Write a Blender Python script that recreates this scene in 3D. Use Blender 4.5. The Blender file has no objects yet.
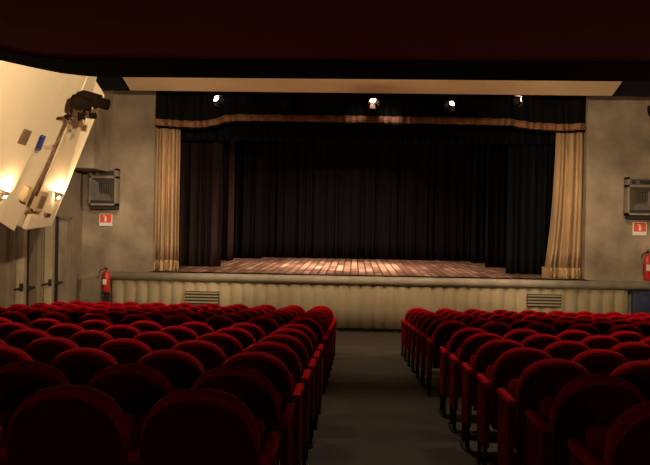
import bpy, math, random
from math import pi, sin, cos, radians, atan, sqrt
from mathutils import Vector, Matrix
random.seed(7)
scn = bpy.context.scene
COL = scn.collection

# ------------------------------------------------------------------ camera
FPX = 800.0
CAMZ = 2.29
TH = atan(28.9/800); PI_ = atan(2.5/800); RO = radians(1.0)
fw = Vector((-sin(TH)*cos(PI_), cos(TH)*cos(PI_), -sin(PI_)))
r0 = Vector((cos(TH), sin(TH), 0)); u0 = r0.cross(fw).normalized()
rr = r0*cos(RO) + u0*sin(RO); uu = -r0*sin(RO) + u0*cos(RO)
cam_d = bpy.data.cameras.new('camera'); cam = bpy.data.objects.new('camera', cam_d); COL.objects.link(cam)
m = Matrix.Identity(4)
for i in range(3):
    m[i][0] = rr[i]; m[i][1] = uu[i]; m[i][2] = -fw[i]
m[2][3] = CAMZ
cam.matrix_world = m
cam_d.sensor_width = 36; cam_d.lens = FPX/650*36; cam_d.clip_end = 200
scn.camera = cam

def at(px, py, Y=None, X=None, Z=None):
    """world point seen at that place of the photograph, on a plane of known depth, side or height"""
    d = fw + rr*((px-325)/FPX) + uu*((232.5-py)/FPX)
    if Y is not None: t = Y/d.y
    elif X is not None: t = X/d.x
    else: t = (Z-CAMZ)/d.z
    return Vector((0, 0, CAMZ)) + d*t

def proj(p):
    v = Vector(p) - Vector((0, 0, CAMZ)); w = v.dot(fw)
    if w < 0.1: return None
    return (325+FPX*v.dot(rr)/w, 232.5-FPX*v.dot(uu)/w)

SL = 0.0669; YF = 14.7
def fz(y): return max(0.0, (YF-y)*SL) if y < YF else 0.0

# ------------------------------------------------------------------ tags
def tag(o, label=None, cat=None, group=None, kind=None):
    if label: o['label'] = label
    if cat: o['category'] = cat
    if group: o['group'] = group
    if kind: o['kind'] = kind
    return o
def empty(name, loc, label, cat, group=None, rz=0):
    o = bpy.data.objects.new(name, None); COL.objects.link(o); o.location = loc; o.rotation_euler = (0, 0, rz)
    o.empty_display_size = 0.1
    return tag(o, label, cat, group)

# ------------------------------------------------------------------ materials
MATS = {}
def mat(name, col, rough=0.6, metal=0.0, noise=0.0, nscale=6.0, bump=0.0, bscale=40.0, sheen=0.0, emit=None, estr=0.0, spec=0.5, col2=None, stretch=(1, 1, 1), sheen_tint=None, coat=0.0):
    if name in MATS: return MATS[name]
    M = bpy.data.materials.new(name); M.use_nodes = True; nt = M.node_tree; N = nt.nodes; L = nt.links
    b = N['Principled BSDF']
    b.inputs['Base Color'].default_value = (*col, 1); b.inputs['Roughness'].default_value = rough
    b.inputs['Metallic'].default_value = metal; b.inputs['Specular IOR Level'].default_value = spec
    b.inputs['Sheen Weight'].default_value = sheen
    if sheen_tint: b.inputs['Sheen Tint'].default_value = (*sheen_tint, 1)
    b.inputs['Sheen Roughness'].default_value = 0.35
    b.inputs['Coat Weight'].default_value = coat
    if emit:
        b.inputs['Emission Color'].default_value = (*emit, 1); b.inputs['Emission Strength'].default_value = estr
    tc = N.new('ShaderNodeTexCoord'); mp = N.new('ShaderNodeMapping'); mp.inputs['Scale'].default_value = stretch
    L.new(tc.outputs['Object'], mp.inputs['Vector'])
    n = N.new('ShaderNodeTexNoise'); n.inputs['Scale'].default_value = nscale; n.inputs['Detail'].default_value = 6
    L.new(mp.outputs['Vector'], n.inputs['Vector'])
    rp = N.new('ShaderNodeValToRGB')
    c2 = col2 or tuple(c*(1-noise) for c in col)
    c1 = col if col2 else tuple(min(1, c*(1+noise)) for c in col)
    rp.color_ramp.elements[0].position = 0.3; rp.color_ramp.elements[1].position = 0.7
    rp.color_ramp.elements[0].color = (*c2, 1); rp.color_ramp.elements[1].color = (*c1, 1)
    L.new(n.outputs['Fac'], rp.inputs['Fac'])
    if noise > 0 or col2: L.new(rp.outputs['Color'], b.inputs['Base Color'])
    if bump > 0:
        n2 = N.new('ShaderNodeTexNoise'); n2.inputs['Scale'].default_value = bscale; n2.inputs['Detail'].default_value = 4
        L.new(mp.outputs['Vector'], n2.inputs['Vector'])
        bp = N.new('ShaderNodeBump'); bp.inputs['Strength'].default_value = bump; bp.inputs['Distance'].default_value = 0.01
        L.new(n2.outputs['Fac'], bp.inputs['Height']); L.new(bp.outputs['Normal'], b.inputs['Normal'])
    MATS[name] = M
    return M

M_conc = mat('stained_concrete', (.43, .335, .225), .85, noise=.0, nscale=1.5, bump=.5, bscale=12, col2=(.20, .15, .10))
M_side = mat('brown_wall_paint', (.24, .18, .115), .8, noise=.12, nscale=3, bump=.2)
M_pier = mat('beige_pilaster_paint', (.42, .33, .20), .7, noise=.1, nscale=5)
M_cream = mat('cream_panel_paint', (.80, .66, .45), .62, noise=.03, nscale=3, bump=.05)
M_beam = mat('cream_ceiling_panel', (.90, .66, .40), .7, noise=.06, nscale=3, stretch=(.3, 1, 1))
M_soffit = mat('maroon_soffit_paint', (.30, .06, .045), .9, noise=.05, nscale=3, spec=.1)
M_edge = mat('dark_edge_paint', (.004, .0018, .0022), .9, noise=.05, spec=.02)
M_black = mat('black_ceiling_paint', (.012, .011, .011), .95, spec=.1)
M_floor = mat('worn_dark_linoleum', (.062, .048, .034), .62, noise=.0, nscale=2.2, bump=.12, bscale=30, col2=(.033, .027, .02), spec=.35)
M_lip = mat('worn_stone_edging', (.50, .43, .31), .7, noise=.0, nscale=4, bump=.25, bscale=20, col2=(.36, .31, .22))
M_fasc = mat('olive_fluted_front', (.36, .28, .155), .75, noise=.0, nscale=2.5, bump=.1, col2=(.29, .225, .125))
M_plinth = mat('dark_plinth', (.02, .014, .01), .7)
M_gold = mat('gold_velvet', (.56, .37, .19), .85, noise=.22, nscale=9, sheen=.1, stretch=(1, 1, .15), bump=.1)
M_fringe = mat('gold_fringe', (.66, .46, .22), .8, noise=.35, nscale=28, bump=.5, bscale=60)
M_band = mat('copper_gold_braid', (.34, .15, .065), .6, noise=.2, nscale=9, bump=.2, sheen=.3)
M_blk = mat('black_velvet', (.008, .0065, .0062), .95, noise=.2, nscale=5, stretch=(1, 1, .1), spec=.1)
M_teaser = mat('blackish_green_velvet', (.009, .011, .0115), .95, noise=.2, nscale=5, stretch=(1, 1, .1), spec=.1)
M_leg = mat('dark_brown_velvet', (.034, .020, .019), .95, noise=.2, nscale=5, stretch=(1, 1, .1), spec=.1)
M_metal = mat('dark_steel', (.035, .028, .024), .45, metal=.6, noise=.1)
M_pole = mat('brown_painted_tube', (.07, .028, .012), .5, noise=.2)
M_lanmp = mat('brown_black_lantern_paint', (.011, .006, .003), .7, noise=.2, spec=.05)
M_red = mat('red_velvet', (.36, .0028, .010), .9, noise=.12, nscale=9, sheen=.0, bump=.12, bscale=90, spec=.03)
M_redp = mat('red_moquette_panel', (.46, .004, .009), .85, noise=.1, nscale=9, bump=.1, spec=.04)
M_redd = mat('shaded_side_panel', (.16, .002, .004), .85, noise=.1, bump=.1, spec=.04)  # shade painted into the red, as overhead light misses the chair sides
M_shell = mat('shaded_back_velvet', (.10, .0012, .004), .85, noise=.1, spec=.03)  # same red velvet as the seats, darkened to stand for shade on the backs
M_leg_m = mat('black_chair_leg', (.012, .011, .011), .5, metal=.3)
M_spk = mat('grey_brown_speaker_case', (.26, .205, .15), .6, noise=.12, nscale=6, bump=.1)
M_spkd = mat('dark_speaker_mouth', (.02, .016, .013), .7)
M_spkm = mat('speaker_horn_grey', (.115, .09, .067), .6, noise=.1)
M_white = mat('white_enamel', (.75, .70, .62), .5)
M_signred = mat('sign_red', (.75, .08, .03), .5)
M_ext = mat('extinguisher_red', (.55, .03, .02), .3, noise=.05)
M_blue = mat('navy_vinyl', (.012, .022, .07), .5, noise=.1)
M_bluecable = mat('blue_cable', (.01, .014, .13), .5)
M_wire = mat('thin_wire', (.25, .14, .07), .6)
M_sconce = mat('plaster_sconce', (.34, .23, .13), .6, noise=.05)
M_box = mat('tan_junction_box', (.55, .40, .22), .55, noise=.08)
M_brown = mat('brown_grille', (.22, .14, .075), .6, noise=.1)
M_bulb = mat('glowing_bulb', (1, .9, .7), .5, emit=(1.0, .72, .40), estr=22)
M_lens = mat('lit_lantern_lens', (1, .9, .8), .3, emit=(1.0, .80, .72), estr=7)
M_wood = mat('wood_box', (.36, .20, .09), .6, noise=.2, stretch=(1, 1, .2))

# stage boards: planks run up and down stage
def stage_mat():
    M = bpy.data.materials.new('worn_stage_planks'); M.use_nodes = True; N = M.node_tree.nodes; L = M.node_tree.links
    b = N['Principled BSDF']; b.inputs['Roughness'].default_value = .42; b.inputs['Specular IOR Level'].default_value = .5
    tc = N.new('ShaderNodeTexCoord'); mp = N.new('ShaderNodeMapping'); mp.inputs['Rotation'].default_value = (0, 0, pi/2)
    L.new(tc.outputs['Object'], mp.inputs['Vector'])
    br = N.new('ShaderNodeTexBrick'); br.inputs['Scale'].default_value = 1.0
    br.inputs['Brick Width'].default_value = 1.3; br.inputs['Row Height'].default_value = .19
    br.inputs['Mortar Size'].default_value = .02; br.offset = .37
    br.inputs['Color1'].default_value = (.52, .32, .21, 1); br.inputs['Color2'].default_value = (.20, .10, .065, 1)
    br.inputs['Mortar'].default_value = (.07, .035, .025, 1)
    L.new(mp.outputs['Vector'], br.inputs['Vector'])
    n = N.new('ShaderNodeTexNoise'); n.inputs['Scale'].default_value = 2.5; n.inputs['Detail'].default_value = 8; n.inputs['Roughness'].default_value = .7
    L.new(tc.outputs['Object'], n.inputs['Vector'])
    rp = N.new('ShaderNodeValToRGB'); rp.color_ramp.elements[0].position = .35; rp.color_ramp.elements[1].position = .68
    rp.color_ramp.elements[0].color = (.45, .42, .40, 1); rp.color_ramp.elements[1].color = (1.35, 1.3, 1.25, 1)
    L.new(n.outputs['Fac'], rp.inputs['Fac'])
    mx = N.new('ShaderNodeMix'); mx.data_type = 'RGBA'; mx.blend_type = 'MULTIPLY'; mx.inputs['Factor'].default_value = 1
    L.new(br.outputs['Color'], mx.inputs[6]); L.new(rp.outputs['Color'], mx.inputs[7]); L.new(mx.outputs[2], b.inputs['Base Color'])
    bp = N.new('ShaderNodeBump'); bp.inputs['Strength'].default_value = .3; bp.inputs['Distance'].default_value = .01
    L.new(n.outputs['Fac'], bp.inputs['Height']); L.new(bp.outputs['Normal'], b.inputs['Normal'])
    return M
M_stage = stage_mat()

# ------------------------------------------------------------------ mesh builder
class MB:
    def __init__(s): s.v = []; s.f = []; s.smooth = []
    def add(s, vs, fs, smooth=False):
        o = len(s.v); s.v += [tuple(v) for v in vs]; s.f += [tuple(i+o for i in f) for f in fs]; s.smooth += [smooth]*len(fs); return s
    def box(s, a, b, M=None, bev=0.0):
        x0, y0, z0 = a; x1, y1, z1 = b
        if bev <= 0:
            vs = [(x0,y0,z0),(x1,y0,z0),(x1,y1,z0),(x0,y1,z0),(x0,y0,z1),(x1,y0,z1),(x1,y1,z1),(x0,y1,z1)]
            fs = [(0,3,2,1),(4,5,6,7),(0,1,5,4),(1,2,6,5),(2,3,7,6),(3,0,4,7)]
            if M: vs = [M @ Vector(v) for v in vs]
            return s.add(vs, fs)
        # rounded box: stacked rounded rectangles
        prof = [(0, bev), (bev*.3, bev*.3), (bev, 0)]
        lv = [(z0+dz, ins) for dz, ins in prof] + [(z1-dz, ins) for dz, ins in reversed(prof)]
        vs = []; n = 0
        for z, ins in lv:
            ring = []
            for cx, cy, a0 in ((x1-bev, y1-bev, 0), (x0+bev, y1-bev, pi/2), (x0+bev, y0+bev, pi), (x1-bev, y0+bev, 1.5*pi)):
                for k in range(4):
                    a = a0 + k*pi/6; r = bev-ins+1e-5
                    ring.append((cx+r*cos(a), cy+r*sin(a), z))
            n = len(ring); vs += ring
        fs = []
        for l in range(len(lv)-1):
            for k in range(n): fs.append((l*n+k, l*n+(k+1)%n, (l+1)*n+(k+1)%n, (l+1)*n+k))
        fs.append(tuple(reversed(range(n)))); fs.append(tuple(range((len(lv)-1)*n, len(lv)*n)))
        if M: vs = [M @ Vector(v) for v in vs]
        return s.add(vs, fs, True)
    def tube(s, pts, r, n=8, cap=True):
        pts = [Vector(p) for p in pts]; vs = []; fs = []
        rs = r if isinstance(r, (list, tuple)) else [r]*len(pts)
        ref = None
        for i, p in enumerate(pts):
            d = (pts[min(i+1, len(pts)-1)] - pts[max(i-1, 0)]).normalized()
            if ref is None: ref = Vector((0, 0, 1)) if abs(d.z) < .9 else Vector((1, 0, 0))
            a = d.cross(ref).normalized(); b = d.cross(a).normalized(); ref = a.cross(d)
            for k in range(n):
                t = 2*pi*k/n; vs.append(p + a*(rs[i]*cos(t)) + b*(rs[i]*sin(t)))
        for i in range(len(pts)-1):
            for k in range(n): fs.append((i*n+k, i*n+(k+1)%n, (i+1)*n+(k+1)%n, (i+1)*n+k))
        if cap: fs += [tuple(reversed(range(n))), tuple(range((len(pts)-1)*n, len(pts)*n))]
        return s.add(vs, fs, True)
    def prism(s, poly, d):
        """poly: list of 3D points, extruded by vector d"""
        d = Vector(d); n = len(poly); vs = [Vector(p) for p in poly] + [Vector(p)+d for p in poly]
        fs = [tuple(range(n)), tuple(reversed(range(n, 2*n)))] + [(k, k+n, (k+1)%n+n, (k+1)%n) for k in range(n)]
        return s.add(vs, fs)
    def lathe(s, prof, M=None, n=20):
        vs = []; fs = []
        for r, z in prof:
            for k in range(n): t = 2*pi*k/n; vs.append((r*cos(t), r*sin(t), z))
        for i in range(len(prof)-1):
            for k in range(n): fs.append((i*n+k, i*n+(k+1)%n, (i+1)*n+(k+1)%n, (i+1)*n+k))
        fs += [tuple(reversed(range(n))), tuple(range((len(prof)-1)*n, len(prof)*n))]
        if M: vs = [M @ Vector(v) for v in vs]
        return s.add(vs, fs, True)
    def grid(s, fn, nu, nv, th, smooth=True):
        """sheet fn(u,v)->point, thickened by vector th into a closed slab"""
        th = Vector(th); P = [[Vector(fn(i/nu, j/nv)) for i in range(nu+1)] for j in range(nv+1)]
        vs = [p for row in P for p in row]; K = len(vs); vs = vs + [p+th for p in vs]; W = nu+1; fs = []
        for j in range(nv):
            for i in range(nu):
                a = j*W+i; fs.append((a, a+1, a+1+W, a+W)); fs.append((K+a, K+a+W, K+a+1+W, K+a+1))
        for i in range(nu):
            fs.append((i, K+i, K+i+1, i+1)); a = nv*W+i; fs.append((a, a+1, K+a+1, K+a))
        for j in range(nv):
            a = j*W; fs.append((a, a+W, K+a+W, K+a)); a = j*W+nu; fs.append((a, K+a, K+a+W, a+W))
        return s.add(vs, fs, smooth)
    def build(s, name, material, parent=None, loc=None):
        me = bpy.data.meshes.new(name); me.from_pydata(s.v, [], s.f); me.materials.append(material)
        me.polygons.foreach_set('use_smooth', s.smooth); me.update()
        import bmesh
        bm = bmesh.new(); bm.from_mesh(me); bmesh.ops.recalc_face_normals(bm, faces=bm.faces); bm.to_mesh(me); bm.free()
        o = bpy.data.objects.new(name, me); COL.objects.link(o)
        if parent:
            o.parent = parent
        if loc: o.location = loc
        return o
def loc_of(o): return Vector(o.location)
def build_world(mb, name, material, parent):
    """mesh given in world coordinates, parented to an unrotated empty"""
    L = loc_of(parent); mb.v = [tuple(Vector(v)-L) for v in mb.v]
    return mb.build(name, material, parent)
def struct(name, mb, material):
    return tag(mb.build(name, material), kind='structure')

# ------------------------------------------------------------------ hall shell
XL, XR = -6.35, 6.95
YW = 18.5          # face of the proscenium wall
mb = MB()
ys = [-3.0, YF, 18.6]; vs = []
mb.v = []
mb.prism([(XL-.3, -3.0, fz(-3)), (XR+.3, -3.0, fz(-3)), (XR+.3, YF, 0), (XL-.3, YF, 0)], (0, 0, -.25))
mb.prism([(XL-.3, YF, 0), (XR+.3, YF, 0), (XR+.3, 19, 0), (XL-.3, 19, 0)], (0, 0, -.25))
struct('floor', mb, M_floor)
HZ = 7.6
struct('ceiling', MB().box((XL-.3, -3.2, HZ), (XR+.3, 28.2, HZ+.2)), M_black)
struct('wall_back', MB().box((XL-.3, -3.2, -.25), (XR+.3, -3.0, HZ)), M_side)

# proscenium wall: left cheek, right cheek, header
oL = at(153.5, 200, Y=YW).x; oR = at(586, 200, Y=YW).x
oTop = 5.75
mb = MB()
mb.box((XL-.3, YW, -.1), (oL, YW+.35, HZ)); mb.box((oR, YW, -.1), (XR+.3, YW+.35, HZ)); mb.box((oL, YW, oTop), (oR, YW+.35, HZ))
struct('wall_stage', mb, M_conc)
# side walls: left with three door openings
STAGE_Z = at(345, 276, Y=18.0).z
p = lambda px: at(px, 300, X=XL).y
doors = [(p(-26), p(12)), (p(24.5), p(42.5)), (p(53.5), p(71.5))]
dz = 2.48
mb = MB()
edges = [-3.0] + [v for d in doors for v in d] + [19.0]
for a, b in zip(edges[0::2], edges[1::2]): mb.box((XL-.3, a, -.1), (XL, b, dz))
mb.box((XL-.3, -3.0, dz), (XL, 19.0, HZ))
struct('wall_left', mb, M_side)
mb = MB().box((XR, -3.0, -.1), (XR+.3, 19.0, HZ)); struct('wall_right', mb, M_side)
# doors set back in the left wall
for i, (a, b) in enumerate(doors):
    g = fz(a)
    fr = empty('door_%d' % (i+1), (XL-.12, (a+b)/2, 0), ['brown door at the left picture edge beside the first pilaster', 'brown door between the two beige pilasters on the left wall', 'grey-brown door nearest the stage in the left wall'][i], 'door')
    fr['kind'] = 'structure'
    build_world(MB().box((XL-.16, a+.02, g+.01), (XL-.10, b-.02, dz-.03), bev=0), 'door_leaf', M_side if i < 2 else M_conc, fr)
    f = MB(); f.box((XL-.2, b-.05, g), (XL-.02, b, dz)); f.box((XL-.2, a+.2, dz-.06), (XL-.02, b, dz))
    build_world(f, 'door_frame', M_side, fr)
    build_world(MB().box((XL-.2, a, g), (XL-.02, a+.27*(b-a), dz)), 'shade_strip', M_plinth, fr)  # dark strip standing in for the shade behind the pilaster
    h = MB(); zz = 1.05+g
    h.tube([(XL-.10, a+.12, zz+.0), (XL+.02, a+.12, zz), (XL+.02, a+.42, zz), (XL-.10, a+.42, zz)], .022)
    h.box((XL-.11, a+.08, zz-.09), (XL-.03, a+.16, zz+.09))
    build_world(h, 'push_bar', M_plinth, fr)
# pilasters between the doors
for i, (pa, y) in enumerate(((25.5, p(17.5)), (53.5, p(45.5)))):
    w = at(pa, 280, Y=y).x
    mb = MB().box((XL, y-.10, fz(y)-.02), (w, y+.06, 3.1), bev=.012); struct('trim_%d' % (i+1), mb, M_pier)
    # grey edge strip on the wall side of the pilaster
    hb = empty('door_bar', (w, y-.12, 1.05+fz(y)), ['black bar handle on the left beige pilaster', 'black bar handle on the beige pilaster nearest the stage'][i], 'handle', 'bar handles on the pilasters')
    h = MB(); zz = 1.06+fz(y)
    h.tube([(w-.03, y-.11, zz+.05), (w-.06, y-.17, zz+.03), (w-.20, y-.17, zz+.0), (w-.22, y-.11, zz+.05)], .020)
    h.box((w-.06, y-.13, zz-.02), (w, y-.10, zz+.12))
    build_world(h, 'bar', M_plinth, hb)
# bulkhead box above doors, next to the stage wall
bx = at(94, 150, Y=17.2).x; bz = at(85, 168, Y=17.2).z
struct('trim_3', MB().box((XL, 17.2, bz), (bx, YW, HZ)), M_conc)
# ------------------------------------------------------------------ stage
FY = 18.0
sL = at(111, 285, Y=FY).x; sR = at(629, 290, Y=FY).x
st = empty('stage', ((sL+sR)/2, FY, 0), 'raised stage with worn plank floor and olive fluted front', 'stage')
build_world(MB().prism([(XL+.05, YW+.36, STAGE_Z+.003), (XR+.2, YW+.36, STAGE_Z+.003), (XR+.2, 28.0, STAGE_Z+.127), (XL+.05, 28.0, STAGE_Z+.127)], (0, 0, -.12)).box((oL-.02, FY+.02, STAGE_Z-.12), (oR+.02, YW+.36, STAGE_Z)), 'stage_floor', M_stage, st)
# fluted front
z0f = .09; ztop = STAGE_Z-.17
def flute(u, v):
    x = sL + (sR-sL)*u; ph = (x-sL)/.27*2*pi
    return (x, FY+.065 - .052*abs(sin(ph/2))**.8, z0f+(ztop-z0f)*v)
build_world(MB().grid(flute, 36*10, 2, (0, .12, 0)), 'fluted_front', M_fasc, st)
build_world(MB().box((sL+.02, FY+.10, 0), (sR-.02, FY+.22, .10)), 'plinth', M_plinth, st)
c = MB()
c.box((sL, FY+.1, 0), (sL+.12, YW, ztop)).box((sR-.12, FY+.1, 0), (sR, YW, ztop)); build_world(c, 'side_return', M_fasc, st)
# rounded lip
R = .10; prof = []
for k in range(9):
    a = -pi/2 + pi*k/8; prof.append((FY+.02 - R*cos(a)*.95, STAGE_Z-.095 + R*sin(a)*.95))
prof += [(YW+.0, STAGE_Z-.0), (YW+.0, STAGE_Z-.19)]
xr2 = XR-.02
c = MB().prism([(sL-.10, y, z) for y, z in prof], (xr2-sL+.10, 0, 0)); c.smooth = [False]*2+[True]*(len(prof)-3)+[False]*3
build_world(c, 'rounded_lip', M_lip, st)
for (xa, xb, ya, yb) in ((185, 219, 291, 304), (527, 561, 294, 307)):
    a = at(xa, ya, Y=FY); b = at(xb, yb, Y=FY)
    g = MB().box((a.x, FY-.02, b.z), (b.x, FY+.05, a.z))
    vg = build_world(g, 'vent', M_plinth, st)
    s_ = MB(); n = 4; h = (a.z-b.z)
    for k in range(n):
        z = b.z + h*(k+.5)/n; s_.box((a.x+.01, FY-.035, z-h*.055), (b.x-.01, FY-.02, z+h*.055))
    o = s_.build('vent_slats', M_fasc, vg, None); o.data.transform(Matrix.Translation(-loc_of(st)))

# ------------------------------------------------------------------ stage house
def sz(y): return STAGE_Z + max(0, y-18.6)*.0135
mb = MB().box((XL-.3, 28.0, -.1), (XR+.3, 28.2, HZ)); struct('wall_rear', mb, M_black)
mb = MB().box((XL-.3, 19.0, -.1), (XL, 28.0, HZ)).box((XR, 19.0, -.1), (XR+.3, 28.0, HZ)); struct('wall_wings', mb, M_black)

def curtain(name, label, cat, xa, xb, y, z0, z1, material, folds=12, amp=.07, group=None, botfn=None, taper=None, seed=0, ny=10, zrot=0.0, pw=1.0, irr=.35):
    rnd = random.Random(seed); ph = [rnd.uniform(0, 6.28) for _ in range(5)]
    def fn(u, v):
        x = xa + (xb-xa)*u
        if taper: x += taper(u, v)
        q = u*folds*2*pi
        w = sin(q + irr*2.2*sin(q*.31+ph[0]) + .25*sin(v*3+ph[4])) + irr*sin(q*.53+ph[1]) + .3*irr*sin(q*2.3+ph[2])
        zb = z0 if botfn is None else botfn(x)
        k = .55+.45*(1-v)
        return (x, y - amp*w*k + (x-xa)*zrot, zb + (z1-zb)*v)
    m_ = MB().grid(fn, int(folds*10), ny, (0, .02, 0))
    cx = (xa+xb)/2
    e = empty(name, (cx, y, z0 if botfn is None else botfn(cx)), label, cat, group)
    build_world(m_, 'drape', material, e)
    return e, fn

SZ = STAGE_Z+.004
# gold house curtains
GY = 18.80
gl = at(153, 200, Y=GY).x - .08; gr = at(180, 200, Y=GY).x
def lfr(gx0, gx1, side, seed):
    e, fn = curtain('house_curtain', 'pleated gold velvet curtain hanging at the %s edge of the stage opening' % side, 'curtain', gx0, gx1, GY, SZ+.22, oTop+.2, M_gold, folds=7, amp=.105, group='gold house curtains', seed=seed, irr=.5,
        taper=(lambda u, v: 0.0) if side == 'left' else (lambda u, v: -.20*(1-u)*(1-v)**3))
    def f2(u, v):
        p0 = Vector(fn(u, 0)); return (p0.x + .012*sin(u*97+v*7), p0.y-.03-.02*(1-v)-.012*sin(u*170), SZ+.24*v)
    c = MB().grid(f2, 140, 3, (0, .06, 0)); build_world(c, 'fringe', M_fringe, e)
    return e
lfr(gl, gr, 'left', 3)
lfr(at(557, 150, Y=GY).x, at(585, 200, Y=GY).x+.08, 'right', 5)

# valance with a wavy braid
pts = [(150, 118.5), (168, 119.6), (190, 121), (205, 120.8), (216, 118.3), (225, 115.5), (235, 114.4), (280, 114.8), (330, 115.5), (420, 117), (500, 118.6), (514, 119), (521, 121), (535, 122.6), (560, 124.2), (590, 123.0)]
VY = 18.60
wp = [at(x, y, Y=VY) for x, y in pts]
def vz(x):
    if x <= wp[0].x: return wp[0].z
    for a, b in zip(wp, wp[1:]):
        if x <= b.x:
            t = (x-a.x)/(b.x-a.x); return a.z+(b.z-a.z)*t
    return wp[-1].z
HB = 6.6/800*VY
ve, vfn = curtain('valance', 'black pleated valance with wavy copper gold braid along the top of the stage', 'valance', oL+.0, oR-.0, VY, 5.0, oTop+.2, M_blk, folds=46, amp=.03, botfn=lambda x: vz(x)-HB, seed=9, irr=.8)
def bfn(u, v):
    q = Vector(vfn(u, 0)); return (q.x, q.y-.03, vz(q.x)-HB*(1-v))
build_world(MB().grid(bfn, 460, 2, (0, .015, 0)), 'braid', M_band, ve)
build_world(MB().grid(lambda u, v: (lambda q: (q.x, q.y-.012, vz(q.x)-HB-.05*(1-v)))(Vector(vfn(u, 0))), 460, 1, (0, .01, 0)), 'hem', M_blk, ve)
# teaser border just behind
tz = at(345, 142, Y=19.6).z
curtain('teaser_border', 'short pleated blackish green border curtain behind the braided valance', 'curtain', oL-.6, oR+.6, 19.6, tz, 6.2, M_teaser, folds=60, amp=.06, seed=12, irr=.4)
curtain('upstage_border', 'plain black border curtain deep above the back of the stage', 'curtain', oL-1.0, oR+1.0, 24.3, 5.0, 7.2, M_blk, folds=40, amp=.06, seed=13)
# legs (wing curtains)
def leg(xa, xb, yb, side, lab, seed, material, folds):
    A = at(xa, 200, Y=yb).x; B = at(xb, 200, Y=yb).x
    curtain('leg_curtain', lab, 'curtain', A, B, yb, sz(yb)+.004, 7.0, material, folds=folds, amp=.10, group='dark wing curtains', seed=seed, irr=.6)
leg(158, 221, 20.6, 0, 'dark brown wing curtain just behind the left gold curtain', 21, M_leg, 8)
leg(186, 234, 23.6, 0, 'dark brown wing curtain second from the left, further upstage', 22, M_leg, 6)
leg(205, 262, 25.2, 0, 'black wing curtain third from the left, beside the backdrop', 23, M_blk, 6)
leg(508, 575, 20.0, 1, 'black wing curtain just behind the right gold curtain', 24, M_teaser, 9)
leg(486, 540, 22.6, 1, 'black wing curtain second from the right, further upstage', 25, M_blk, 7)
leg(472, 520, 24.9, 1, 'black wing curtain third from the right, beside the backdrop', 26, M_blk, 5)
xa = at(190, 200, Y=26.0).x; xb = at(540, 200, Y=26.0).x
curtain('backdrop', 'wide pleated black backdrop curtain across the rear of the stage', 'curtain', xa-1.2, xb+1.2, 26.0, sz(26)+.004, 7.2, M_blk, folds=44, amp=.09, seed=31, irr=.7)

# small wooden box by the right curtain foot
q = at(541, 273, Z=STAGE_Z)
wb = empty('wooden_box', (q.x+.1, 18.62, STAGE_Z), 'small wooden box standing at the foot of the right gold curtain', 'box')
w_ = at(541.5, 270, Y=18.6).x
build_world(MB().box((w_, 18.51, STAGE_Z+.002), (w_+.17, 18.59, STAGE_Z+.25), bev=.008), 'case', M_wood, wb)
build_world(MB().box((w_-.01, 18.50, STAGE_Z+.25), (w_+.18, 18.60, STAGE_Z+.27), bev=.004), 'lid', M_wood, wb)

# ------------------------------------------------------------------ cream panel under the ceiling, in front of the opening
a = at(125, 76.5, Y=16.4); b = at(622.5, 81, Y=16.4); c_ = at(612, 95.8, Y=17.0); d_ = at(130.5, 90.5, Y=17.0)
zt = (a.z+b.z)/2; zl = (c_.z+d_.z)/2
cp = empty('ceiling_panel', ((a.x+b.x)/2, 16.7, zl), 'long cream panel hanging from the dark ceiling above the stage opening', 'panel')
struct('trim_4', MB().box((XL, 17.06, zl+.02), (XR, 17.16, HZ)), M_black)  # black baffle added to keep downlights off the upper stage wall
poly = [(a.x, 16.4, zt), (a.x-.06, 16.1, zt+.5), (b.x+.6, 16.1, zt+.5), (b.x, 16.4, zt), (c_.x, 17.0, zl), (d_.x, 17.0, zl)]
mb = MB().prism([(d_.x, 17.0, zl), (c_.x, 17.0, zl), (b.x+(b.x-c_.x)*.667, 16.0, zt+(zt-zl)*.66), (a.x-.08, 16.0, zt+(zt-zl)*.66)], (0, .03, .12))
build_world(mb, 'board', M_beam, cp)
mb = MB()
for k in range(4):
    x = d_.x + (c_.x-d_.x)*(k+.5)/4; mb.tube([(x, 16.7, zl+.2), (x, 16.7, HZ)], .015)
build_world(mb, 'hanger_rod', M_metal, cp)

# ------------------------------------------------------------------ balcony overhead
BZ = 3.43
ep = [at(-45, 52, Z=BZ), at(0, 60.3, Z=BZ), at(35, 68, Z=BZ), at(60, 73, Z=BZ), at(80, 75.5, Z=BZ), at(100, 77, Z=BZ), at(650, 81.6, Z=BZ)]
e0 = ep[5]; e1 = ep[6]
ext = e1 + (e1-e0).normalized()*1.2
edge = [(XL+.01, ep[0].y-.9)] + [(q.x, q.y) for q in ep] + [(ext.x, ext.y), (XR-.01, ext.y-.6)]
bal = empty('balcony', (0.3, 0, BZ), 'dark maroon underside of the balcony overhanging the nearest seat rows', 'balcony')
bw = .62
inner = [(x, y-bw) for x, y in edge]
slab = [(XL+.01, -2.99)] + inner + [(XR-.01, -2.99)]
mb = MB().prism([(x, y, BZ+.012) for x, y in slab], (0, 0, .25)); build_world(mb, 'soffit', M_soffit, bal)
mb = MB()
for k in range(len(edge)-1):
    A, B, C, D = edge[k], edge[k+1], inner[k+1], inner[k]
    mb.prism([(*A, BZ), (*B, BZ), (*C, BZ), (*D, BZ)], (0, 0, .9))
build_world(mb, 'edge_beam', M_edge, bal)

# ------------------------------------------------------------------ cream side panels
CX = .29
def mir(v): return Vector((2*CX-v[0], v[1], v[2]))
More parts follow.
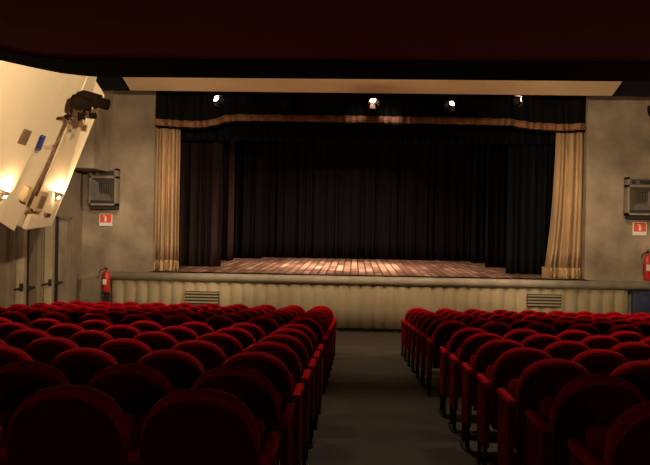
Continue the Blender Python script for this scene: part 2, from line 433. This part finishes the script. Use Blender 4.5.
# each board: near bottom, far bottom, far top, near top (left side, world)
def pt(px, py, y): return at(px, py, Y=y)
def lean(bot, px, py): return None
def board(nb, fb, slope, H, extra=None):
    """board leaning inward: from bottom points go up along (slope,0,1)"""
    s = Vector((slope, 0, 1))
    return [nb, fb] + (extra or [fb + s*H]) + [nb + s*H]
b1n = pt(26, 229.5, 12.35); b1f = pt(51.5, 226, 13.0)
top_c = pt(104.5, 95, 13.0); top_l = pt(90, 76, 12.7)
s1 = (top_c.x-b1f.x)/(top_c.z-b1f.z)
b2n = pt(15, 224, 12.2); b2f = pt(28, 230.5, 12.75)
b3n = pt(-62, 190, 9.6); b3f = pt(14.5, 231, 12.0)
P1 = [b1n, b1f, top_c, Vector((top_l.x-.05, 12.7, top_l.z+.15)), Vector((top_l.x-.9, 12.5, top_l.z+1.4)), b1n+Vector((s1*3.9, 0, 3.9))]
panels = []
def mkpanel(P, lab_l, lab_r, th):
    for sd in (0, 1):
        Q = [Vector(q) for q in P]
        nrm = (Q[1]-Q[0]).cross(Q[2]-Q[0]).normalized()
        if nrm.x < 0: nrm = -nrm
        T = -nrm*th
        if sd: Q = [mir(q) for q in Q]; T = Vector((-T.x, T.y, T.z))
        e = empty('acoustic_panel', Q[0], lab_r if sd else lab_l, 'wall panel', 'cream side panels')
        build_world(MB().prism(Q, T), 'board', M_cream, e)
        panels.append(e)
    return nrm
n1 = mkpanel(P1, 'cream leaning side panel on the left, nearest the stage', 'cream leaning side panel on the right, nearest the stage', .08)
n2 = mkpanel([b2n, b2f, b2f+Vector((s1, 0, 1))*(HZ-.01-b2f.z), b2n+Vector((s1, 0, 1))*(HZ-.01-b2n.z)], 'narrow cream strip panel between the two wide left panels', 'narrow cream strip panel beside the wide right panel', .08)
sl = .46; UPV = Vector((sl, 0, 1))
b3f = pt(14.0, 231, 12.0); b3n = pt(-4.5, 219, 11.45)
b4f = pt(-5.0, 229, 11.35); b4n = pt(-90, 190, 9.2)
up = lambda q: q+UPV*(HZ-.01-q.z)
P3 = [b3n, b3f, up(b3f), up(b3n)]
P4 = [b4n, b4f, up(b4f), up(b4n)]
n4 = mkpanel(P4, 'wide cream leaning side panel at the left edge of the photo', 'wide cream side panel beyond the right edge', .08)
n3 = mkpanel(P3, 'cream strip panel carrying the blue cable, left of the brown pole', 'cream strip panel on the right behind the lighting pole', .08)

def on_plane(px, py, p0, n, off=0.0):
    d = fw + rr*((px-325)/FPX) + uu*((232.5-py)/FPX); o = Vector((0, 0, CAMZ))
    t = (p0 + n*off - o).dot(n)/d.dot(n); return o + d*t

# frame of a leaning panel: up along the board
def upvec(n):
    u = Vector((s1, 0, 1)); u = (u - n*u.dot(n)).normalized(); return u
# wall lamps: half cone opening upward, standing off the board
def sconce(px, py, p0, n, w, h, lab, side, power=34, only=None):
    c = on_plane(px, py, p0, n, 0.0); nn = Vector(n); u = Vector((s1*.9, 0, 1)).normalized(); u = (u-nn*u.dot(nn)).normalized()
    if side: c = mir(c); nn = Vector((-nn.x, nn.y, nn.z)); u = Vector((-u.x, u.y, u.z))
    t = u.cross(nn).normalized()
    e = empty('wall_lamp', c, lab, 'lamp', 'cone lamps on the side panels')
    N_ = 12; vs = []; fs = []
    for k in range(N_+1):
        a = pi*k/N_
        o = c + t*(w*cos(a)) + nn*(w*.95*sin(a)+.002); vs += [o, o*1.0 - (t*cos(a)+nn*sin(a))*.015]
    b = c - u*h + nn*.02
    vs += [b, b + u*.02 + nn*.004]; bi = len(vs)-2
    for k in range(N_):
        a0 = 2*k; fs += [(a0, a0+2, bi), (a0+1, bi+1, a0+3), (a0, a0+1, a0+3, a0+2)]
    build_world(MB().add(vs, fs, True), 'shade', M_sconce, e)
    bc = c + nn*(w*.42) - u*.065
    build_world(MB().lathe([(.004, -.05), (.02, -.045), (.03, -.015), (.03, .01), (.018, .035), (.004, .042)], Matrix.Translation(bc), 12), 'bulb', M_bulb, e)
    ld = bpy.data.lights.new('wall_lamp_light', 'POINT'); ld.energy = power; ld.color = (1.0, .66, .36); ld.shadow_soft_size = .04
    lo = bpy.data.objects.new('wall_lamp_light', ld); COL.objects.link(lo); lo.parent = e; lo.location = c + nn*(w*.42) + u*.0 - loc_of(e)
SW = 5.6/800*12.7
SP = 11
sconce(57.5, 191, b1f, n1, SW*1.2, .19, 'lit cone lamp on the left panel nearest the stage', 0, SP)
sconce(4, 189, b4f, n4, SW*1.25, .19, 'lit cone lamp at the left edge of the photo', 0, SP)
sconce(57.5, 191, b1f, n1, SW*1.2, .19, 'lit cone lamp on the right panel nearest the stage', 1, SP)
sconce(4, 189, b4f, n4, SW*1.25, .19, 'lit cone lamp on the wide right panel', 1, SP)

# square vent on wide left panel, boxes on narrow panels
def plate(px, py, p0, n, w, h, d, name, lab, cat, material, rot=0.0, group=None):
    c = on_plane(px, py, p0, n, 0); nn = Vector(n); u = upvec(nn); t = u.cross(nn).normalized()
    Mx = Matrix.Identity(4)
    for i in range(3): Mx[i][0] = t[i]; Mx[i][1] = u[i]; Mx[i][2] = nn[i]; Mx[i][3] = c[i]
    Mx = Mx @ Matrix.Rotation(rot, 4, 'Z')
    e = empty(name, c, lab, cat, group)
    build_world(MB().box((-w/2, -h/2, 0.0), (w/2, h/2, d), M=Mx), 'case', material, e)
    return e, Mx
e, Mx = plate(24.5, 137, b4f, n4, .22, .22, .01, 'air_vent', 'square brown vent grille on the wide left cream panel', 'vent', M_brown)
mb = MB()
for k in range(6): mb.box((-.09, -.095+k*.033, .01), (.09, -.08+k*.033, .018), M=Mx)
build_world(mb, 'grille', M_brown, e)
e, Mx = plate(37, 200, b1n, n1, .20, .32, .09, 'control_box', 'tan box at the foot of the brown lighting pole', 'box', M_box)
build_world(MB().box((-.07, -.1, .09), (.07, .1, .10), M=Mx), 'cover', M_brown, e)
e, Mx = plate(24, 193, b3f, n3, .12, .22, .08, 'junction_box', 'small tan box on the narrow left panel', 'box', M_box)
build_world(MB().box((-.045, -.05, .08), (.045, .05, .09), M=Mx), 'cover', M_box, e)
e, Mx = plate(30, 209, b1n, n1, .12, .05, .05, 'wall_socket', 'small dark socket below the tan box on left panel', 'socket', M_brown, group='small sockets on the left panel')
build_world(MB().box((-.05, -.015, .05), (.05, .015, .06), M=Mx), 'cover', M_plinth, e)
e, Mx = plate(46, 214, b1n, n1, .12, .05, .05, 'wall_socket', 'small dark socket below the lit cone lamp nearest the stage', 'socket', M_brown, group='small sockets on the left panel')
build_world(MB().box((-.05, -.015, .05), (.05, .015, .06), M=Mx), 'cover', M_plinth, e)

# blue coiled cable on the narrow strip
mb = MB(); pp = []
c0 = on_plane(40.5, 143, b3f, n3, .07)
for k in range(60):
    t = k/59; a = t*2*pi*7
    pp.append(c0 + Vector((.035*cos(a)+(t-.5)*.07, 0, (t-.5)*.20 + .03*sin(a))))
mb.tube(pp, .012, 6); bc = mb.build('coiled_cable', M_bluecable); tag(bc, 'blue coiled cable hanging on the narrow left cream panel', 'cable')

# lighting pole with crossbar and lanterns
def rig(side):
    f = (lambda v: mir(v)) if side else (lambda v: v)
    YP = 11.45
    A = pt(36, 196, YP+.35); B = pt(72, 108, YP+.35); T = pt(78, 100, YP+.35)
    sd = 'right' if side else 'left'
    e = empty('lighting_pole', f(A), 'brown lighting pole with crossbar on the %s cream panel' % sd, 'pole', 'lantern poles on the side panels')
    build_world(MB().tube([f(A), f(B), f(T)], .020, 10), 'pole', M_pole, e)
    C0 = pt(56.5, 118.5, YP+.32); C1 = pt(96, 115.5, YP+.32)
    build_world(MB().tube([f(C0), f(C1)], .026, 10), 'crossbar', M_pole, e)
    for px, py in ((68, 117.8), (82, 116.6), (93, 115.8)):
        q = f(pt(px, py, YP+.32)); build_world(MB().lathe([(.03, -.05), (.045, -.045), (.045, .045), (.03, .05)], Matrix.Translation(q) @ Matrix.Rotation(pi/2, 4, 'Y'), 10), 'clamp', M_lanmp, e)
    # wires drooping between
    for (x0_, y0_, x1_, y1_, sag) in ((78, 118, 86, 117, 9), (64, 118, 70, 140, 0), (70, 118, 44, 146, 10)):
        pp = []
        for k in range(14):
            t = k/13; pp.append(f(pt(x0_+(x1_-x0_)*t + (6 if sag == 0 else 0)*sin(pi*t), y0_+(y1_-y0_)*t + sag*sin(pi*t), YP+.25)))
        build_world(MB().tube(pp, .006, 5), 'wire', M_wire, e)
    # lanterns
    specs = [(79, 101.5, 108, 108, .09, .60, 'long black lantern on top'), (72.5, 101, 92, 105.5, .115, .36, 'short fat black lantern underneath'),]
    for j, (xa, ya, xb, yb, r, Ln, w) in enumerate(specs):
        P0 = pt(xa, ya, YP+.0); P1_ = pt(xb, yb, YP+.1)
        if j == 0: P0 = pt(xa, ya-4.5, YP+.25); P1_ = pt(xb, yb-3, YP+.55)
        P0 = f(P0); P1_ = f(P1_); d = (P1_-P0); L_ = d.length; Mx = Matrix.Translation(P0) @ d.to_track_quat('Z', 'Y').to_matrix().to_4x4()
        e2 = empty('stage_lantern', P0, w.replace('lantern', 'stage lantern') + ' of the lighting pole on the %s' % sd, 'lantern', 'lanterns on the side poles')
        if j == 0:
            build_world(MB().box((-.12, -.10, 0), (.12, .10, L_*.68), M=Mx, bev=.02).lathe([(.075, L_*.6), (.08, L_*.62), (.085, L_), (.07, L_), (.06, L_*.9)], Mx, 16), 'body', M_lanmp, e2)
            build_world(MB().box((-.03, -.125, L_*.35), (.03, -.10, L_*.5), M=Mx), 'data_plate', M_white, e2)
        else:
            build_world(MB().lathe([(.03, -.03), (.09, -.02), (r, .04), (r, L_*.5), (r*.8, L_*.65), (r*.8, L_), (r*.65, L_), (r*.6, L_*.85)], Mx, 18), 'body', M_lanmp, e2)
        yk = MB(); m0 = Mx @ Vector((0, 0, L_*.4)); hx = Mx.to_3x3() @ Vector((0, 1, 0))
        dn = f(pt(80+6*j, 116.8, YP+.32))
        yk.tube([m0+hx*(r+.02), m0+hx*(r+.03)+Vector((0, 0, -.12)), dn, m0-hx*(r+.03)+Vector((0, 0, -.12)), m0-hx*(r+.02)], .012, 6)
        build_world(yk, 'yoke', M_lanmp, e2)
rig(0); rig(1)

# ------------------------------------------------------------------ wall loudspeakers, signs, extinguishers
def speaker(px0, px1, py0, py1, sd):
    yb = YW-.02; D = .26; yf = yb-D
    A = at(px0, py0, Y=yf); B = at(px1, py1, Y=yf)
    x0, x1, z1, z0 = A.x, B.x, A.z, B.z; W = x1-x0; H = z1-z0
    e = empty('wall_loudspeaker', ((x0+x1)/2, yb, z0), 'grey-brown horn loudspeaker box on the wall %s of the stage' % sd, 'loudspeaker', 'horn loudspeakers beside the stage')
    t = .045
    c = MB(); c.box((x0, yf, z0+.08), (x0+t, yb, z1)); c.box((x1-t, yf, z0+.08), (x1, yb, z1)); c.box((x0, yf, z1-t), (x1, yb, z1)); c.box((x0, yf, z0+.08), (x1, yb, z0+.08+t))
    c.box((x0, yf, z1-.24*H), (x1, yb, z1-.24*H+t)); c.box((x0, yb-.03, z0+.08), (x1, yb, z1))
    build_world(c, 'case', M_spk, e)
    # tweeter slot panel
    zs0 = z1-.24*H+t; zs1 = z1-t
    build_world(MB().box((x0+t, yf+.03, zs0), (x1-t, yf+.06, zs1)), 'tweeter_panel', M_spkm, e)
    build_world(MB().box((x0+W*.38, yf+.015, zs0+.03), (x1-.08, yf+.03, zs1-.025)), 'tweeter_slot', M_spkd, e)
    build_world(MB().lathe([(.001, 0), (.04, 0), (.045, .012), (.03, .015), (.001, .01)], Matrix.Translation((x0+W*.19, yf+.03, (zs0+zs1)/2)) @ Matrix.Rotation(pi/2, 4, 'X'), 16), 'knob', M_spkd, e)
    # horn: flared funnel
    hx0, hx1, hz0, hz1 = x0+t, x1-t, z0+.08+t, z1-.24*H
    cx, cz = (hx0+hx1)/2, (hz0+hz1)/2+.05
    o = [(hx0, yf+.01, hz0), (hx1, yf+.01, hz0), (hx1, yf+.01, hz1), (hx0, yf+.01, hz1)]
    i_ = [(cx-.10, yb-.14, cz-.12), (cx+.10, yb-.14, cz-.12), (cx+.10, yb-.14, cz+.12), (cx-.10, yb-.14, cz+.12)]
    fs = [(k, (k+1) % 4, (k+1) % 4+4, k+4) for k in range(4)]
    vs = o+i_; vs2 = [(v[0], v[1]+.012, v[2]) for v in vs]
    mm = MB().add(vs+vs2, fs+[tuple(8+a for a in f_[::-1]) for f_ in fs]); build_world(mm, 'horn', M_spkm, e)
    g = MB().box((cx-.13, yb-.15, cz-.08), (cx+.13, yb-.10, cz+.19)).box((x0+t, yf-.004, z0+.08+t), (x1-t, yf+.03, z0+.15+t)); 
    build_world(g, 'throat', M_spkd, e)
    g = MB()
    for k in range(4):
        xx = cx-.09+k*.06; g.box((xx-.006, yb-.165, cz-.12), (xx+.006, yb-.155, cz+.12))
    for k in range(3):
        zz = cz-.08+k*.08; g.box((cx-.10, yb-.165, zz-.006), (cx+.10, yb-.155, zz+.006))
    build_world(g, 'grille', M_spkm, e)
    build_world(MB().box((x0+.04, yf+.06, z0), (x1-.0, yb, z0+.08)), 'bracket', M_spkd, e)
speaker(89, 116, 168, 209, 'left')
speaker(628, 660, 177, 219, 'right')

def sign(px0, px1, py0, py1, sd):
    y = YW-.02
    A = at(px0, py0, Y=y); B = at(px1, py1, Y=y)
    e = empty('fire_sign', ((A.x+B.x)/2, y, B.z), 'small red and white fire extinguisher sign on the %s wall' % sd, 'sign', 'fire signs below the loudspeakers')
    build_world(MB().box((A.x, y-.008, B.z), (B.x, y+.02, A.z)), 'plate', M_white, e)
    w = B.x-A.x; h = A.z-B.z
    f = MB().box((A.x+.02, y-.012, B.z+h*.28), (B.x-.02, y-.008, A.z-.015)); build_world(f, 'red_field', M_signred, e)
    cx = (A.x+B.x)/2; g = MB()
    g.box((cx-.025, y-.016, B.z+h*.36), (cx+.025, y-.012, B.z+h*.72)); g.box((cx-.01, y-.016, B.z+h*.72), (cx+.01, y-.012, B.z+h*.82)); g.box((cx-.06, y-.016, B.z+h*.78), (cx-.01, y-.012, B.z+h*.84))
    build_world(g, 'pictogram', M_white, e)
sign(99.5, 112, 213.5, 226, 'left'); sign(633, 646.5, 222, 235.5, 'right')

def exting(px, py0, py1, y, sd, lab):
    A = at(px, py0, Y=y); B = at(px, py1, Y=y); h = A.z-B.z
    e = empty('fire_extinguisher', (A.x, y, B.z), lab, 'fire extinguisher', 'fire extinguishers')
    r = .085
    build_world(MB().lathe([(r*.8, 0), (r, .02), (r, h*.68), (r*.85, h*.76), (r*.4, h*.82), (r*.32, h*.85)], Matrix.Translation(B), 20), 'cylinder', M_ext, e)
    v = MB().lathe([(.022, h*.84), (.028, h*.85), (.028, h*.92), (.02, h*.93)], Matrix.Translation(B), 12)
    v.box((A.x-.02, y-.10, B.z+h*.92), (A.x+.02, y+.04, B.z+h*.935)); v.box((A.x-.02, y-.11, B.z+h*.965), (A.x+.02, y+.04, B.z+h*.98)); build_world(v, 'valve', M_metal, e)
    pp = [Vector((A.x-.02, y-.02, B.z+h*.9))]
    for k in range(10):
        a = pi*k/9; pp.append(Vector((A.x-.02-.07*(1-cos(a)) *.9, y-.04, B.z+h*(.9+.06*sin(a)-.05*k/9*4))))
    build_world(MB().tube(pp, .012, 8), 'hose', M_spkd, e)
    build_world(MB().box((A.x-.045, y-.088, B.z+h*.3), (A.x+.045, y-.082, B.z+h*.5)), 'white_label', M_white, e)
    return e, A, B
e, A, B = exting(106, 266, 292, FY-.12, 'left', 'red fire extinguisher on a dark stand at the left end of the stage')
build_world(MB().box((A.x-.10, FY-.22, 0), (A.x+.10, FY-.02, .05), bev=.01).box((A.x-.07, FY-.05, 0.04), (A.x+.07, FY-.025, B.z+.12)).box((A.x-.08, FY-.2, B.z-.02), (A.x+.08, FY-.03, B.z)), 'stand', M_plinth, e)
e, A, B = exting(647.5, 249, 280, YW-.1, 'right', 'red fire extinguisher hanging on the wall right of the stage')
build_world(MB().box((A.x-.06, YW-.03, B.z+.1), (A.x+.06, YW, B.z+.4)), 'bracket', M_metal, e)

# navy chest right of the stage front
A = at(633, 291, Y=17.8); B = at(668, 330, Y=17.8)
e = empty('equipment_case', ((A.x+B.x)/2, 17.8, 0), 'navy blue case standing at the right end of the stage front', 'case')
build_world(MB().box((A.x, 17.75, .04), (XR-.02, 17.93, A.z-.0), bev=.02), 'body', M_blue, e)
build_world(MB().box((A.x+.18, 17.73, .45), (XR-.15, 17.75, A.z-.12), bev=.008), 'padded_panel', M_blue, e)
build_world(MB().box((A.x-.02, 17.72, A.z-.04), (A.x+.12, 17.935, A.z+.0)).box((A.x, 17.76, 0), (A.x+.10, 17.92, .05)), 'dark_trim', M_plinth, e)

# ------------------------------------------------------------------ lanterns under the proscenium head
def small_lantern(px, py, aim, lab, lit, flip=1, sc=1.0):
    c = at(px, py, Y=18.05)
    e = empty('hanging_spotlight', c, lab, 'spotlight', 'spotlights hanging above the stage edge')
    d = Vector(aim).normalized(); q = d.to_track_quat('Z', 'Y').to_matrix().to_4x4(); Mx = Matrix.Translation(c) @ q
    build_world(MB().lathe([(.03*sc, -.13*sc), (.07*sc, -.12*sc), (.085*sc, -.05*sc), (.085*sc, .08*sc), (.075*sc, .08*sc), (.07*sc, .02*sc)], Mx, 16), 'body', M_lanmp, e)
    build_world(MB().lathe([(.001, .035*sc), (.068*sc, .03*sc), (.068*sc, .04*sc), (.001, .055*sc)], Mx, 16), 'lens', M_lens if lit else M_metal, e)
    for k in range(4):
        a = k*pi/2; R_ = Matrix.Rotation(a, 4, 'Z')
        build_world(MB().prism([Mx @ R_ @ Vector(v) for v in ((-.05*sc, .08*sc, .08*sc), (.05*sc, .08*sc, .08*sc), (.075*sc, .13*sc, .19*sc), (-.075*sc, .13*sc, .19*sc))], (Mx.to_3x3() @ R_.to_3x3() @ Vector((0, .004, 0)))), 'barn_door', M_white if lit and k == 0 else M_lanmp, e)
    s = Mx.to_3x3() @ Vector((1, 0, 0)); top = Vector((c.x, c.y, c.z+.22))
    build_world(MB().tube([c+s*.09*sc, c+s*.1*sc+Vector((0, 0, .1)), top, c-s*.1*sc+Vector((0, 0, .1)), c-s*.09*sc], .009, 6).tube([top, top+Vector((0, 0, 1.0))], .012, 6), 'yoke', M_metal, e)
    return c
LA = [(215, 97.5, (.5, -.55, -.45), 'spotlight with bright lens, leftmost of the row above the stage', 1),
      (284, 103, (.1, .8, -.6), 'dim spotlight second from left in the row above the stage', 0),
      (372.5, 99, (.15, -.7, -.65), 'bright spotlight at the middle of the row above the stage', 1),
      (453, 102, (-.4, -.55, -.6), 'bright tilted spotlight second from right above the stage', 1),
      (524, 99, (-.75, -.4, -.3), 'spotlight with bright lens, rightmost of the row above the stage', 1)]
LP = [small_lantern(*a) for a in LA]
bz_ = max(p_.z for p_ in LP)+1.1

# ------------------------------------------------------------------ theatre chairs
def lamp(name, kind, loc, energy, color=(1, .8, .6), size=.3, target=None, spot=60, blend=.5, sizey=None):
    d = bpy.data.lights.new(name, kind); d.energy = energy; d.color = color
    if kind == 'AREA':
        d.size = size
        if sizey: d.shape = 'RECTANGLE'; d.size_y = sizey
    else: d.shadow_soft_size = size
    if kind == 'SPOT': d.spot_size = radians(spot); d.spot_blend = blend
    o = bpy.data.objects.new(name, d); COL.objects.link(o); o.location = loc
    if target is not None: o.rotation_euler = (Vector(target)-Vector(loc)).to_track_quat('-Z', 'Y').to_euler()
    return o

PITCH = .50; HW = .227
TOPH = .898; TH_B = .10
tilt = radians(11)
def back_shape(hw, z0, z1, th, inset_prof, n=26, front=True, a=.98):
    """arched cushion; outline in x-z, thickness along y"""
    out = []
    zc = z1 - hw*1.02
    out.append((-hw*.96, z0)); out.append((-hw, (z0+zc)/2))
    for k in range(n+1):
        t = pi - pi*k/n; cx = cos(t); sz = sin(t)
        out.append((hw*math.copysign(abs(cx)**.86, cx), zc + (z1-zc)*abs(sz)**.86))
    out.append((hw, (z0+zc)/2)); out.append((hw*.96, z0))
    cz = (z0+z1)/2-.03; rings = []
    for y, s in inset_prof:
        rings.append([(x*(1-s/hw), y, cz+(z-cz)*(1-s/((z1-z0)/2))) for x, z in out])
    return rings
def back_mesh(hw, z0, z1, prof):
    rings = back_shape(hw, z0, z1, 0, prof); n = len(rings[0]); vs = [v for r in rings for v in r]; fs = []
    for i in range(len(rings)-1):
        for k in range(n): fs.append((i*n+k, i*n+(k+1) % n, (i+1)*n+(k+1) % n, (i+1)*n+k))
    fs.append(tuple(range(n))); fs.append(tuple(reversed(range((len(rings)-1)*n, len(rings)*n))))
    # lean back
    Mx = Matrix.Translation((0, 0, .40)) @ Matrix.Rotation(-(-tilt), 4, 'X') @ Matrix.Translation((0, 0, -.40))
    return MB().add([Mx @ Vector(v) for v in vs], fs, True)
Y0 = .10
def make_chair(side):
    """side +1: arm on +x (left block), -1: arm on -x; origin on floor below the top of the back"""
    e = empty('theatre_chair', (0, 0, 0), 'x', 'chair')
    # y=0 at backrest top; lower part moves forward
    off = sin(tilt)*(TOPH-.40)
    cu = back_mesh(HW, .36, TOPH+.008, [(-.035, .030), (-.050, .016), (-.045, .004), (-.02, 0), (.02, 0), (.045, .006), (.055, .02), (.058, .05)])
    cu.v = [(v[0], v[1]+off, v[2]) for v in cu.v]; cu.build('backrest', M_red, e)
    sh = back_mesh(HW-.008, .34, TOPH-.016, [(-.058, .012), (-.060, .006), (-.052, 0), (-.03, 0)])
    sh.v = [(v[0], v[1]+off, v[2]) for v in sh.v]; sh.build('back_shell', M_shell, e)
    Ms = Matrix.Translation((0, off+.13, .40)) @ Matrix.Rotation(radians(68), 4, 'X')
    MB().box((-.21, -.06, -.05), (.21, .34, .05), M=Ms, bev=.03).build('seat', M_red, e)
    return e
def arm_parts(e, s):
    x = s*PITCH/2
    # arms: origin back end y=0.02, front end y=0.40
    a = MB().box((x-.025, .02, .615), (x+.025, .40, .653), bev=.009).build('armrest', M_redp, e)
    p_ = MB().prism([(x-.018, .06, .20), (x-.018, .36, .20), (x-.018, .385, .616), (x-.018, .03, .616)], (.036, 0, 0)).build('side_panel', M_redd, e)
    l = MB().box((x-.014, .33, .012), (x+.014, .36, .21)).box((x-.014, .10, .012), (x+.014, .13, .21)).box((x-.022, .06, -.01), (x+.022, .40, .014))
    l.build('leg', M_leg_m, e)

def copy_tree(o, parent=None):
    c = o.copy(); COL.objects.link(c)
    if parent: c.parent = parent
    for ch in o.children: copy_tree(ch, c)
    return c
protoL = make_chair(1); arm_parts(protoL, 1)
protoR = make_chair(-1); arm_parts(protoR, -1)
ORD = ['front', 'second', 'third', 'fourth', 'fifth', 'sixth', 'seventh', 'eighth', 'ninth', 'tenth', 'eleventh', 'twelfth', 'thirteenth', 'fourteenth']
SO = ['aisle seat', 'second seat from the aisle', 'third seat from the aisle', 'fourth seat from the aisle', 'fifth seat from the aisle', 'sixth seat from the aisle', 'seventh seat from the aisle', 'eighth seat from the aisle', 'ninth seat from the aisle', 'tenth seat from the aisle']
rows = [3.37+.82*k for k in range(7)] + [9.8+.85*k for k in range(7)]
tot = len(rows)
usedL = usedR = False; cnt = 0
for ri, ya in enumerate(rows):
    y = ya-.40
    fr = tot-ri
    if fr == 1: rl = 'front row'
    elif ri == 0: rl = 'row nearest the camera'
    elif fr <= 7: rl = ORD[fr-1]+' row from the stage'
    else: rl = ORD[ri]+' row from the camera'
    for c in range(10):
        for sd in (-1, 1):
            x = -.318-.25-PITCH*c if sd < 0 else .928+.25+PITCH*c
            z = fz(y)
            vis = False
            for dx in (-.28, .28):
                for (dy, zz) in ((0, z+.9), (.4, z+.6), (0, z+.55)):
                    q = proj((x+dx, y+dy, zz))
                    if q and -2 < q[0] < 652 and q[1] < 470: vis = True
            if not vis: continue
            cnt += 1
            if sd < 0:
                o = protoL if not usedL else copy_tree(protoL); usedL = True
            else:
                o = protoR if not usedR else copy_tree(protoR); usedR = True
            o.location = (x, y, z + (.0 if y > YF else 0)); o.rotation_euler = (0, 0, 0)
            blk = 'left' if sd < 0 else 'right'
            o['label'] = 'red velvet chair, %s block, %s, %s' % (blk, rl, SO[c]); o['group'] = 'red velvet chairs in the %s block' % blk
print('chairs', cnt)

# ------------------------------------------------------------------ lights
WARM = (1.0, .76, .52)
# hall ceiling downlights over the open part of the hall (unseen, added to light seats, walls and aisle)
k = 0
for x in (-3.6, .3, 4.2):
    for y in (9.2, 10.6, 13.2):
        k += 1
        e = empty('added_downlight', (x, y, HZ), 'added unseen downlight in the dark ceiling above the seats', 'lamp', 'added downlights over the hall')
        build_world(MB().lathe([(.16, -.09), (.18, -.09), (.18, 0), (.16, 0)], Matrix.Translation((x, y, HZ)), 20), 'housing', M_metal, e)
        lo = lamp('downlight', 'SPOT', (x, y, HZ-.12), {9.2: 170 if x == .3 else 270, 13.2: 190, 10.6: 750}[y], WARM, .18, (x, {9.2: 6.2, 13.2: 15.6, 10.6: 18.3}[y], .7), {9.2: 62, 13.2: 84, 10.6: 46}[y], .6)
        lo.parent = e; lo.location = (0, 0, -.12)
# front-of-house lanterns aimed across to the curtains and the wall edges
def foh(P, T, en, col, ang, sz=.06): return lamp('foh_beam', 'SPOT', P, en, col, sz, T, ang, .8)
Lp = pt(106, 108, 12.9); Rp = mir(Lp)
foh(Lp+Vector((.25, .1, 0)), at(592, 235, Y=YW), 300, (1, .77, .52), 34)
foh(Rp+Vector((-.25, .1, 0)), at(142, 235, Y=YW), 540, (1, .80, .58), 30)
for P_, tx in ((Lp+Vector((.2, .1, .2)), 3.2), (Rp+Vector((-.2, .1, .2)), -2.4)):
    lamp('panel_fill', 'SPOT', P_, 240, (1.0, .72, .42), .08, (tx, 16.4, zl+.75), 34, .9)  # extra light added to brighten the cream panel above the stage
for i, sd in enumerate((-1, 1)):  # unseen lanterns added to brighten the cream side panels
    P_ = Vector((CX+sd*1.6, 6.35, 4.1)); e = empty('added_wash_lantern', P_, 'added unseen lantern on the balcony front aimed at the cream panels on the %s' % ('left' if sd < 0 else 'right'), 'lantern', 'added balcony front lanterns')
    build_world(MB().lathe([(.05, -.25), (.09, -.22), (.10, -.08), (.10, -.03)], Matrix.Translation(P_) @ (P_*-1+Vector((CX+sd*4.6, 11.6, 3.7))).to_track_quat('Z', 'Y').to_matrix().to_4x4(), 16), 'body', M_metal, e)
    T_ = Vector((CX+sd*4.6, 11.6, 3.9)); L_ = lamp('panel_wash', 'SPOT', P_, 590, (1.0, .77, .50), .09, T_, 62, .8); L_.parent = e; L_.location = (0, 0, 0)
# stage wash from behind the valance
T0 = at(345, 268, Z=STAGE_Z)
lamp('stage_beam', 'SPOT', (T0.x, 20.6, 6.6), 1500, (1.0, .76, .60), .06, (T0.x, T0.y+.2, STAGE_Z), 50, 1.0)
lamp('stage_wash', 'SPOT', (T0.x+.2, 20.4, 6.7), 900, (1.0, .72, .55), .1, (T0.x, T0.y+.6, STAGE_Z), 105, 1.0)
q = LP[2]
lamp('braid_glint', 'SPOT', (q.x-.0, q.y-.12, q.z-.08), 14, (1, .8, .7), .04, (q.x+.1, 18.6, q.z-.4), 120, 1.0)

for x in (-2.5, 3.2):  # unseen lamps put in so the balcony underside gets some light
    e = empty('added_rear_lamp', (x, -2.9, 2.6), 'added unseen dim lamp on the rear wall under the balcony', 'lamp', 'added lamps on the rear wall')
    build_world(MB().lathe([(.02, -.08), (.07, -.05), (.09, .05), (.02, .06)], Matrix.Translation((x, -2.85, 2.6)), 14), 'shade', M_sconce, e)
    L_ = lamp('rear_fill', 'SPOT', (x, -2.7, 2.7), 13, (1, .6, .4), .08, (x, 3.0, 4.6), 120, .8); L_.parent = e; L_.location = (0, .2, .1)
w = bpy.data.worlds.new('world'); scn.world = w; w.use_nodes = True
w.node_tree.nodes['Background'].inputs[0].default_value = (1, .75, .55, 1); w.node_tree.nodes['Background'].inputs[1].default_value = .01
vs_ = scn.view_settings; vs_.view_transform = 'Standard'; vs_.look = 'None'; vs_.gamma = 1; vs_.use_curve_mapping = False
vs_.exposure = 1.5
